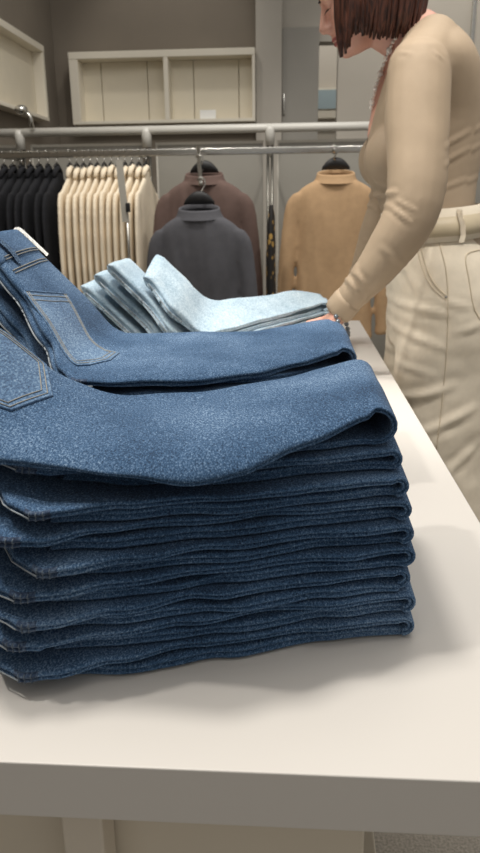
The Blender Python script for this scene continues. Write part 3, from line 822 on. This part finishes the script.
# --- head frame
th = math.radians(25)
Fh = V((-math.cos(th), .03, -math.sin(th))).normalized(); Uh = V((-math.sin(th), 0, math.cos(th))); Uh = (Uh - Fh * Uh.dot(Fh)).normalized(); Sh = Uh.cross(Fh)
HS = .85
EYE = at(328, 5, WYC - .03)
HC = V((EYE.x, WYC, EYE.z)) - Fh * .082 * HS
def hp(f, s, u): return HC + (Fh * f + Sh * s + Uh * u) * HS
def build_person():
    b = nb()
    # head
    prof = [(.127, .00, -.03, .02), (.118, .042, -.065, .045), (.092, .074, -.092, .064), (.05, .089, -.103, .074), (.02, .089, -.103, .076), (.0, .083, -.1, .075), (-.02, .085, -.094, .072), (-.045, .087, -.082, .067),
            (-.07, .087, -.062, .059), (-.09, .085, -.04, .049), (-.108, .080, -.012, .035), (-.118, .066, .010, .020)]
    loft(b, [(hp((f + k) / 2, 0, u), Fh * ((f - k) / 2 * HS), Sh * (w_ * HS)) for u, f, k, w_ in prof], n=28, sub=3, power=2.25)
    limb(b, [hp(.082, 0, .012), hp(.095, 0, -.012), hp(.107, 0, -.036)], [.009 * HS, .010 * HS, .0115 * HS], n=10)
    for sg in (-1, 1):
        ball(b, hp(.096, sg * .011, -.042), .0095 * HS)
        ball(b, hp(.070, sg * .035, .020), .022 * HS, seg=14)
        ball(b, hp(.060, sg * .040, -.028), .026 * HS, seg=14)
        ball(b, hp(.0, sg * .074, -.012), .022 * HS, .010 * HS, .032 * HS)
        ball(b, hp(.074, sg * .032, -.001), .0125 * HS)
    ball(b, hp(.089, 0, -.066), .011 * HS, .020 * HS, .007 * HS); ball(b, hp(.087, 0, -.079), .011 * HS, .018 * HS, .008 * HS)
    ball(b, hp(.077, 0, -.102), .019 * HS, .022 * HS, .016 * HS)
    # neck and trunk, a little inside the clothes
    limb(b, [hp(-.035, 0, -.03), hp(-.03, 0, -.10), V((.262, WYC, 1.37)), V((.278, WYC, 1.30))], [.050, .047, .053, .064], n=20)
    loft(b, torso_rings(TORSO, .006), n=30, sub=3, power=2.3)
    loft(b, torso_rings(HIPS, .012), n=30, sub=3, power=2.3)
    xft = [(z, xf_) for z, xf_, _, _ in reversed(TORSO)]
    cz = [1.195, 1.23, 1.27, 1.31, 1.335]; cr = [max(.007, .27 * (z - 1.165)) for z in cz]
    limb(b, [V((interp(xft, z) - .0045 + r_, WYC, z)) for z, r_ in zip(cz, cr)], cr, n=16)
    for sg in (-1, 1):
        limb(b, [V((.33, WYC + sg * .085, .80)), V((.325, WYC + sg * .085, .5)), V((.345, WYC + sg * .085, .28)), V((.335, WYC + sg * .085, .07))], [.085, .055, .05, .036], n=16)
        limb(b, [V((.35, WYC + sg * .085, .05)), V((.22, WYC + sg * .09, .03))], [.036, .024], n=12)
    # arms
    arm(b, SH_L, EL_L, WR_L, .050, .040, .036, .0215, MID_L); arm(b, SH_R, EL_R, WR_R, .048, .038, .034, .0215)
    # hands: palm, four fingers, thumb
    for Wp, E, sg in ((WR_L, MID_L, -1), (WR_R, EL_R, 1)):
        ax = (Wp - E).normalized()
        side = V((0, 1, 0)); side = (side - ax * side.dot(ax)).normalized()
        dwn = ax.cross(side); dwn = dwn if dwn.z < 0 else -dwn
        out = (ax * .55 + V((-.30, 0, -.62))).normalized()
        pc = Wp + out * .052
        loft(b, [(Wp + ax * -.01, side * .022, dwn * .018), (Wp + out * .022, side * .030, dwn * .017), (Wp + out * .055, side * .039, dwn * .0145), (Wp + out * .085, side * .040, dwn * .012), (Wp + out * .094, side * .034, dwn * .008)], n=16, sub=3)
        for k, (oy, L) in enumerate(((-.0285, .058), (-.0095, .074), (.0095, .080), (.0285, .072))):
            k0 = Wp + out * .082 + side * oy * sg * -1
            d1 = (out * .8 + V((-.35, .05, 0))).normalized(); d2 = (out * .35 + V((-.8, .1, 0))).normalized(); d3 = V((-.95, .15, .22)).normalized()
            spread = side * oy * .12 * sg * -1
            p1 = k0 + d1 * L * .42 + spread; p2 = p1 + d2 * L * .33 + spread; p3 = p2 + d3 * L * .27
            limb(b, [k0, p1, p2, p3], [.0092, .0086, .0078, .0066], n=10)
        t0 = Wp + out * .03 + side * .026 * -sg
        limb(b, [t0, t0 + (side * -sg * .7 + out * .7 + V((-.3, 0, 0))).normalized() * .035, t0 + (side * -sg * .5 + out * .6 + V((-.7, 0, 0))).normalized() * .066], [.0125, .0105, .0085], n=10)
    b = remesh(b, .0042, 3)
    o = obj('person', shift(b), M['skin'], loc=BASE)
    tag(o, 'woman in beige V-neck top and cream trousers bending over the table, hands on pale jeans', 'person')
    # lips, eyes, lashes, brows
    b = nb(); ball(b, hp(.0895, 0, -.0675), .0105 * HS, .0205 * HS, .0055 * HS, mat=Matrix((Fh, Sh, Uh)).transposed(), seg=14); ball(b, hp(.0875, 0, -.0775), .0108 * HS, .0185 * HS, .0066 * HS, mat=Matrix((Fh, Sh, Uh)).transposed(), seg=14)
    obj('lips', shift(b), M['lips'], o)
    for sg in (-1, 1):
        b = nb()
        tube(b, [hp(.0875 - .0010 * k * k * .45, sg * (.017 + .0052 * k), -.0065 - .0012 * math.sin(PI * k / 5)) for k in range(6)], [.0006, .0011, .0013, .0013, .0012, .0007], seg=6)
        for k in range(6): tube(b, [hp(.0875 - .0010 * k * k * .45, sg * (.017 + .0052 * k), -.0065), hp(.0955 - .0012 * k * k * .45, sg * (.018 + .0056 * k), -.0125)], [.0007, .0003], seg=4)
        obj('eyelashes', shift(b), M['lash'], o)
        b = nb(); tube(b, [hp(.0925 - .0012 * k * k * .5, sg * (.012 + .0062 * k), .022 + .004 * math.sin(PI * k / 6)) for k in range(7)], [.0014, .0022, .0024, .0022, .0019, .0015, .0008], seg=6)
        obj('eyebrow', shift(b), M['lash'], o)
    return o
woman = build_person()

FOLDS = [((440, 149), (480, 127), .0022, .0045), ((438, 167), (480, 145), .0022, .0045), ((440, 191), (480, 177), .002, .004), ((366, 197), (388, 193), .004, .0045), ((386, 208), (402, 222), .003, .0035), ((390, 201), (408, 211), .0022, .003),
         ((372, 202), (384, 206), .003, .004), ((344, 276), (356, 290), .0032, .0045), ((349, 268), (364, 282), .0025, .004), ((352, 262), (366, 300), .002, .004), ((398, 52), (410, 57), .0014, .003), ((430, 53), (442, 62), .0016, .0025), ((376, 246), (400, 262), .002, .005)]
def fold_field(co, folds, Y):
    s_ = 0
    for a, c, amp, wd in folds:
        a, c = at(a[0], a[1], Y), at(c[0], c[1], Y)
        ax, az, cx, cz = a.x, a.z, c.x, c.z
        dx, dz = cx - ax, cz - az; L2 = dx * dx + dz * dz
        t = max(0, min(1, ((co.x - ax) * dx + (co.z - az) * dz) / L2))
        d2 = (co.x - ax - t * dx) ** 2 + (co.z - az - t * dz) ** 2
        e = d2 / (wd * wd)
        if e < 12: s_ += amp * (math.exp(-e) - .55 * math.exp(-(math.sqrt(e) - 1.9) ** 2)) * (.4 + .6 * math.sin(PI * max(.05, min(.95, t))))
    return s_
def build_sweater():
    b = nb()
    loft(b, torso_rings(TORSO, 0), n=30, sub=3, power=2.3)
    for sg in (-1, 1):
        ball(b, V((.212, WYC + sg * .066, 1.152)), .066, .064, .064, seg=20)
    arm(b, SH_L, EL_L, WR_L, .059, .051, .0415, .0265, MID_L); arm(b, SH_R, EL_R, WR_R, .055, .047, .041, .0265)
    limb(b, [V((.290, WYC, 1.32)), V((.286, WYC, 1.358))], [.066, .054], n=20)
    # shoulder blend
    for S, sg in ((SH_L, -1), (SH_R, 1)):
        limb(b, [V((.27, WYC + sg * .075, 1.352)), S + V((0, -sg * .01, .004))], [.050, .057], n=16)
    b = remesh(b, .005, 6, .5)
    b.normal_update()
    co = [(v, v.co.copy(), v.normal.copy()) for v in b.verts]
    for v, c, n in co:
        amt = .0016 * nz(c.x * 16, c.y * 16, c.z * 16)
        if n.y < .2: amt += fold_field(c, FOLDS, 1.44 if c.y < 1.53 else 1.55)
        v.co = c + n * amt
    # open the deep V at the front
    zv, kx = 1.165, .34
    for sg in (-1, 1):
        bmesh.ops.bisect_plane(b, geom=b.verts[:] + b.edges[:] + b.faces[:], plane_co=(0, WYC, zv), plane_no=V((0, 1, -sg * kx)).normalized())
    dead = []
    for f in b.faces:
        c = f.calc_center_median()
        if c.z > zv and abs(c.y - WYC) < kx * (c.z - zv) - 1e-5:
            xf = interp([(z, xf_) for z, xf_, _, _ in reversed(TORSO)], c.z)
            if c.x < xf + .055: dead.append(f)
    bmesh.ops.delete(b, geom=dead, context='FACES')
    o = obj('sweater', shift(b), M['sweater'], woman, recalc=False)
    # cuffs
    for Wp, E in ((WR_L, MID_L), (WR_R, EL_R)):
        ax = (Wp - E).normalized(); t = nb()
        tube(t, [Wp - ax * .022, Wp - ax * .012, Wp + ax * .010, Wp + ax * .018], [.0285, .0305, .0300, .0275], seg=20)
        obj('cuff', shift(t), M['sweater'], o)
    return o
build_sweater()

def build_trousers():
    b = nb()
    loft(b, torso_rings(HIPS, 0), n=30, sub=3, power=2.35)
    for sg in (-1, 1):
        y = WYC + sg * .088
        rows = [(.83, .235, .448, .088), (.74, .226, .446, .094), (.64, .228, .436, .096), (.55, .234, .430, .098), (.46, .238, .440, .102), (.34, .246, .446, .102), (.22, .252, .440, .095), (.12, .262, .424, .085), (.085, .265, .42, .083)]
        loft(b, [(V(((a + c) / 2, y, z)), V(((c - a) / 2, 0, 0)), V((0, h, 0))) for z, a, c, h in rows], n=24, sub=3, power=2.3)
    b = remesh(b, .007, 4)
    b.normal_update()
    folds = [((395, 305), (445, 312), .004, .007), ((392, 330), (440, 345), .003, .007), ((402, 400), (450, 382), .004, .008), ((420, 430), (470, 405), .0045, .008), ((440, 470), (476, 440), .004, .008), ((452, 330), (480, 322), .003, .006), ((440, 300), (470, 306), .0025, .006), ((400, 255), (418, 290), .003, .006), ((395, 365), (430, 372), .002, .006)]
    for v, c, n in [(v, v.co.copy(), v.normal.copy()) for v in b.verts]:
        v.co = c + n * (.005 * nz(c.x * 7, c.y * 7, c.z * 13) + .0025 * nz(c.x * 18, c.y * 18, c.z * 30) + (fold_field(c, folds, 1.47) if n.y < .1 else 0))
    tree = BVHTree.FromBMesh(b)
    o = obj('trousers', shift(b), M['trousers'], woman)
    def on(px, py, off=.0008):
        d = at(px, py, 1.5); org = V((0, 0, CAMZ)); dr = (d - org).normalized()
        h = tree.ray_cast(org, dr)
        return (h[0] + h[1] * off) if h[0] is not None else None
    def line(name, pts, r=.0009, n=24, mat='trouser_seam', parent=None, b=None):
        own = b is None; b = b or nb()
        q = [on(*p) for p in spline(pts, n)]; q = [p for p in q if p is not None]
        if len(q) > 2: tube(b, q, r, seg=5)
        if own: return obj(name, shift(b), M[mat], parent or o)
    line('side_seam', [(437, 236), (446, 270), (448, 310), (446, 360), (440, 420), (436, 450)], .0011)
    b = nb(); line('', [(419, 238), (424, 262), (434, 283), (446, 296)], .0012, b=b); line('', [(416, 240), (421, 265), (432, 287), (446, 300)], .0007, b=b); obj('front_pocket', shift(b), M['trouser_seam'], o)
    b = nb(); line('', [(480, 250), (466, 256), (469, 280), (474, 308), (482, 322)], .0012, b=b); obj('back_pocket', shift(b), M['trouser_seam'], o)
    p = on(446, 297)
    if p is not None:
        b = nb(); ball(b, p, .0028); obj('rivet', shift(b), M['chrome'], o)
    # waistband, belt and loops: slightly tipped up at the back
    def ringband(name, z0, z1, k, mat, parent):
        b = nb(); R = []
        for z, kk in ((z0, k - .003), (z0, k), ((z0 + z1) / 2, k + .0008), (z1, k), (z1, k - .003)):
            xf = interp([(q[0], q[1]) for q in reversed(HIPS)], z); xb = interp([(q[0], q[2]) for q in reversed(HIPS)], z); hw = interp([(q[0], q[3]) for q in reversed(HIPS)], z)
            cx = (xf + xb) / 2; R.append([V((cx + ((xb - xf) / 2 + kk) * math.copysign(abs(math.cos(t)) ** .85, math.cos(t)), WYC + (hw + kk) * math.copysign(abs(math.sin(t)) ** .85, math.sin(t)), z + .10 * ((cx + (xb - xf) / 2 * math.cos(t)) - cx))) for t in [2 * PI * i / 48 for i in range(48)]])
        skin_rings(b, R, cap=False); return obj(name, shift(b), mat, parent), R
    ringband('waistband', .988, 1.05, .006, M['trousers'], o)
    bl, R = ringband('belt', .998, 1.034, .0105, M['belt'], woman)
    for i in (28, 33, 38, 44, 4, 14, 20):
        c = [R[j][i % 48] for j in range(1, 4)]; ctr = V(((.203 + .396) / 2, WYC, c[1].z)); d = (c[1] - ctr).normalized()
        tn = V((-d.y, d.x, 0)) * .0055; b = nb()
        rows = [[b.verts.new(p + d * off - tn), b.verts.new(p + d * off + tn)] for p, off in ((c[0] + V((0, 0, -.014)), -.003), (c[0], .003), (c[1], .0042), (c[2], .003), (c[2] + V((0, 0, .012)), -.003))]
        for a_, c_ in zip(rows, rows[1:]): b.faces.new((a_[0], a_[1], c_[1], c_[0]))
        bmesh.ops.solidify(b, geom=b.faces[:], thickness=.0015); obj('belt_loop', shift(b), M['trousers'], o)
    for sg in (-1, 1):
        b = nb(); y = WYC + sg * .09
        loft(b, [(V((x, y, z)), V((0, w_, 0)), V((0, 0, h))) for x, z, w_, h in ((.40, .040, .026, .038), (.37, .045, .034, .044), (.30, .038, .038, .037), (.24, .030, .042, .029), (.19, .024, .034, .022), (.165, .02, .018, .016))], n=18, sub=4)
        obj('shoe', shift(b), M['shelf_white'], woman)
build_trousers()

def build_hair():
    b = nb(); rnd = random.Random(5)
    A, B_, C_ = .135, .102, .150
    def el(phi, thp, k=1.0):
        return hp(A * k * math.sin(thp) * math.cos(phi) - .026, B_ * k * math.sin(thp) * math.sin(phi), C_ * k * math.cos(thp))
    rows = []
    for i in range(10):
        thp = .02 + 1.75 * i / 9
        rows.append([b.verts.new(el(math.radians(58 + (302 - 58) * k / 30), thp, 1.0)) for k in range(31)])
    for a_, c_ in zip(rows, rows[1:]):
        for k in range(30): b.faces.new((a_[k], a_[k + 1], c_[k + 1], c_[k]))
    def lock(phi, k, zend, w_, off=0.0, curl=0.0):
        pts = []
        for i in range(9):
            t = .06 + (1.45 - .06) * i / 8
            pts.append(el(phi, t, k + .02 * math.sin(i * .9 + off)))
        p = pts[-1].copy(); last = pts[-1] - pts[-2]; d = last.normalized()
        n = 9; L = (p.z - zend) / n
        for i in range(n):
            d = (d * .55 + V((0, 0, -1)) * .55).normalized()
            inw = V((HC.x - p.x, HC.y - p.y, 0)).normalized() * curl * (i / n) ** 2
            p = p + d * max(.004, L / max(.35, -d.z)) * min(1, max(.35, -d.z)) + inw
            pts.append(p.copy())
        m_ = len(pts); rr = [w_ * (.45 + .55 * min(1, i / 5)) * (1 if i < m_ - 5 else (.25 + .75 * (m_ - 1 - i) / 5)) for i in range(m_)]
        rings = []
        for i, q in enumerate(pts):
            t = (pts[min(i + 1, m_ - 1)] - pts[max(i - 1, 0)]).normalized()
            o_ = (q - HC); o_ = (o_ - t * o_.dot(t)).normalized(); a_ = t.cross(o_)
            rings.append([q + a_ * rr[i] * math.cos(2 * PI * j / 8) + o_ * rr[i] * .42 * math.sin(2 * PI * j / 8) for j in range(8)])
        skin_rings(b, rings)
    for lay, k in ((0, 1.0), (1, 1.045)):
        for sg in (-1, 1):
            for i in range(48):
                deg = 54 + 126 * (i + rnd.random() * .8) / 48
                phi = math.radians(deg) * sg
                ze = interp([(54, HZ_TIP), (62, HZ_TIP + .006), (72, HZ_LOW + .012), (100, HZ_LOW), (130, HZ_LOW + .004), (180, HZ_LOW + .014)], deg) + rnd.uniform(-.005, .005) + (.035 if sg < 0 and deg < 140 else 0)
                lock(phi, k + rnd.uniform(-.01, .015), ze, rnd.uniform(.007, .011), rnd.uniform(0, 6), .006)
    o = obj('hair', shift(b), M['hair'], woman)
HZ_TIP = at(342, 56, WYC - .06).z; HZ_LOW = at(385, 40, WYC - .06).z
build_hair()

def build_jewellery():
    # pearl necklace following the neck and the open neckline
    path = [(401, 28), (393, 42), (387, 56), (381, 72), (376, 86), (373, 97), (371, 108)]
    q = spline(path, 120); b = nb()
    body = bpy.data.objects['person']; bmm = nb(); bmm.from_mesh(body.data); bmesh.ops.translate(bmm, verts=bmm.verts[:], vec=BASE)
    sw = bpy.data.objects['sweater']; bmm2 = nb(); bmm2.from_mesh(sw.data); bmesh.ops.translate(bmm2, verts=bmm2.verts[:], vec=BASE)
    t1, t2 = BVHTree.FromBMesh(bmm), BVHTree.FromBMesh(bmm2)
    def hit(px, py):
        org = V((0, 0, CAMZ)); dr = (at(px, py, 1.5) - org).normalized(); best = None
        for t in (t1, t2):
            h = t.ray_cast(org, dr)
            if h[0] is not None and (best is None or h[3] < best[1]): best = (h[0], h[3])
        return (best[0] - dr * .009) if best else at(px, py, WYC - .01)
    pts = [hit(*p) for p in q]; acc = 0; k = 0
    sizes = [.0036, .0052, .0036, .0036, .0064, .0036]
    ball(b, pts[0], .003)
    for a, c in zip(pts, pts[1:]):
        acc += min((c - a).length, .006)
        if acc > .0088: ball(b, c, sizes[k % 6], seg=10); k += 1; acc = 0
    # the far side, hidden behind the neck
    e = pts[-1]; s0 = pts[0]
    for i in range(26):
        t = i / 25; y = WYC + (WYC - s0.y) * t
        c = V((e.x + (s0.x - e.x) * t, e.y + (2 * WYC - s0.y - e.y) * (t ** .6), e.z + (s0.z - e.z) * t)); ball(b, c, .0032, seg=8)
    obj('necklace', shift(b), M['pearl'], woman)
    # loose bead bracelet under the left cuff
    ax = (WR_L - MID_L).normalized(); c = WR_L + ax * .030 + V((.016, 0, -.006)); u = V((0, 1, 0)); u = (u - ax * u.dot(ax)).normalized(); v_ = ax.cross(u)
    v2 = (v_ * .9 + ax * .5).normalized(); b = nb()
    for i in range(20):
        t = 2 * PI * i / 20; ball(b, c + u * .036 * math.cos(t) + v2 * .034 * math.sin(t), .0050, seg=10)
    obj('bracelet', shift(b), M['beads_grey'], woman)
build_jewellery()

# ------------------------------------------------------------------ lights and render look
def spot(name, loc, target, e, size, blend=.6, r=.06, c=(1, .955, .89)):
    l = bpy.data.lights.new(name, 'SPOT'); l.energy = e; l.spot_size = math.radians(size); l.spot_blend = blend; l.shadow_soft_size = r; l.color = c
    o = bpy.data.objects.new(name, l); col.objects.link(o); o.location = loc
    d = V(target) - V(loc); o.rotation_euler = d.to_track_quat('-Z', 'Y').to_euler(); return o
def area(name, loc, target, e, sx, sy, c=(1, .965, .915)):
    l = bpy.data.lights.new(name, 'AREA'); l.energy = e; l.shape = 'RECTANGLE'; l.size = sx; l.size_y = sy; l.color = c
    o = bpy.data.objects.new(name, l); col.objects.link(o); o.location = loc
    d = V(target) - V(loc); o.rotation_euler = d.to_track_quat('-Z', 'Y').to_euler(); return o
spot('ceiling_spot', (-.55, 1.15, 2.9), (-.1, .6, .75), 108, 60, r=.16)
spot('ceiling_spot', (-1.2, .75, 2.9), (0, .7, .75), 65, 60)
spot('ceiling_spot', (.45, .7, 2.9), (.35, 1.55, 1.0), 95, 42)
spot('ceiling_spot', (-.6, 2.3, 2.9), (-.6, 3.6, .9), 60, 75)
spot('ceiling_spot', (.5, 2.4, 2.9), (.3, 3.6, .9), 40, 75)
spot('ceiling_spot', (-.75, 4.1, 2.95), (-.75, 4.95, 1.7), 14, 70)
spot('ceiling_spot', (-.5, 3.2, 2.95), (-1.5, 4.1, 1.7), 16, 60)  # added to brighten the cabinet on the left wall
spot('ceiling_spot', (.9, 4.0, 2.95), (.9, 4.95, 1.3), 30, 80)
spot('ceiling_spot', (.3, 5.7, 2.95), (.3, 6.6, 1.3), 30, 80)  # lights the added wall and window behind the opening
area('overhead_fill', (-.1, 1.6, 3.0), (-.1, 1.6, 0), 36, 2.6, 2.4)  # added soft fill from overhead, not a ceiling fitting
w = bpy.data.worlds.new('world'); scene.world = w; w.use_nodes = True
bg = w.node_tree.nodes['Background']; bg.inputs['Color'].default_value = (1.0, .965, .915, 1); bg.inputs['Strength'].default_value = .36
scene.view_settings.view_transform = 'Standard'; scene.view_settings.look = 'None'; scene.view_settings.exposure = 0
scene.cycles.use_denoising = True
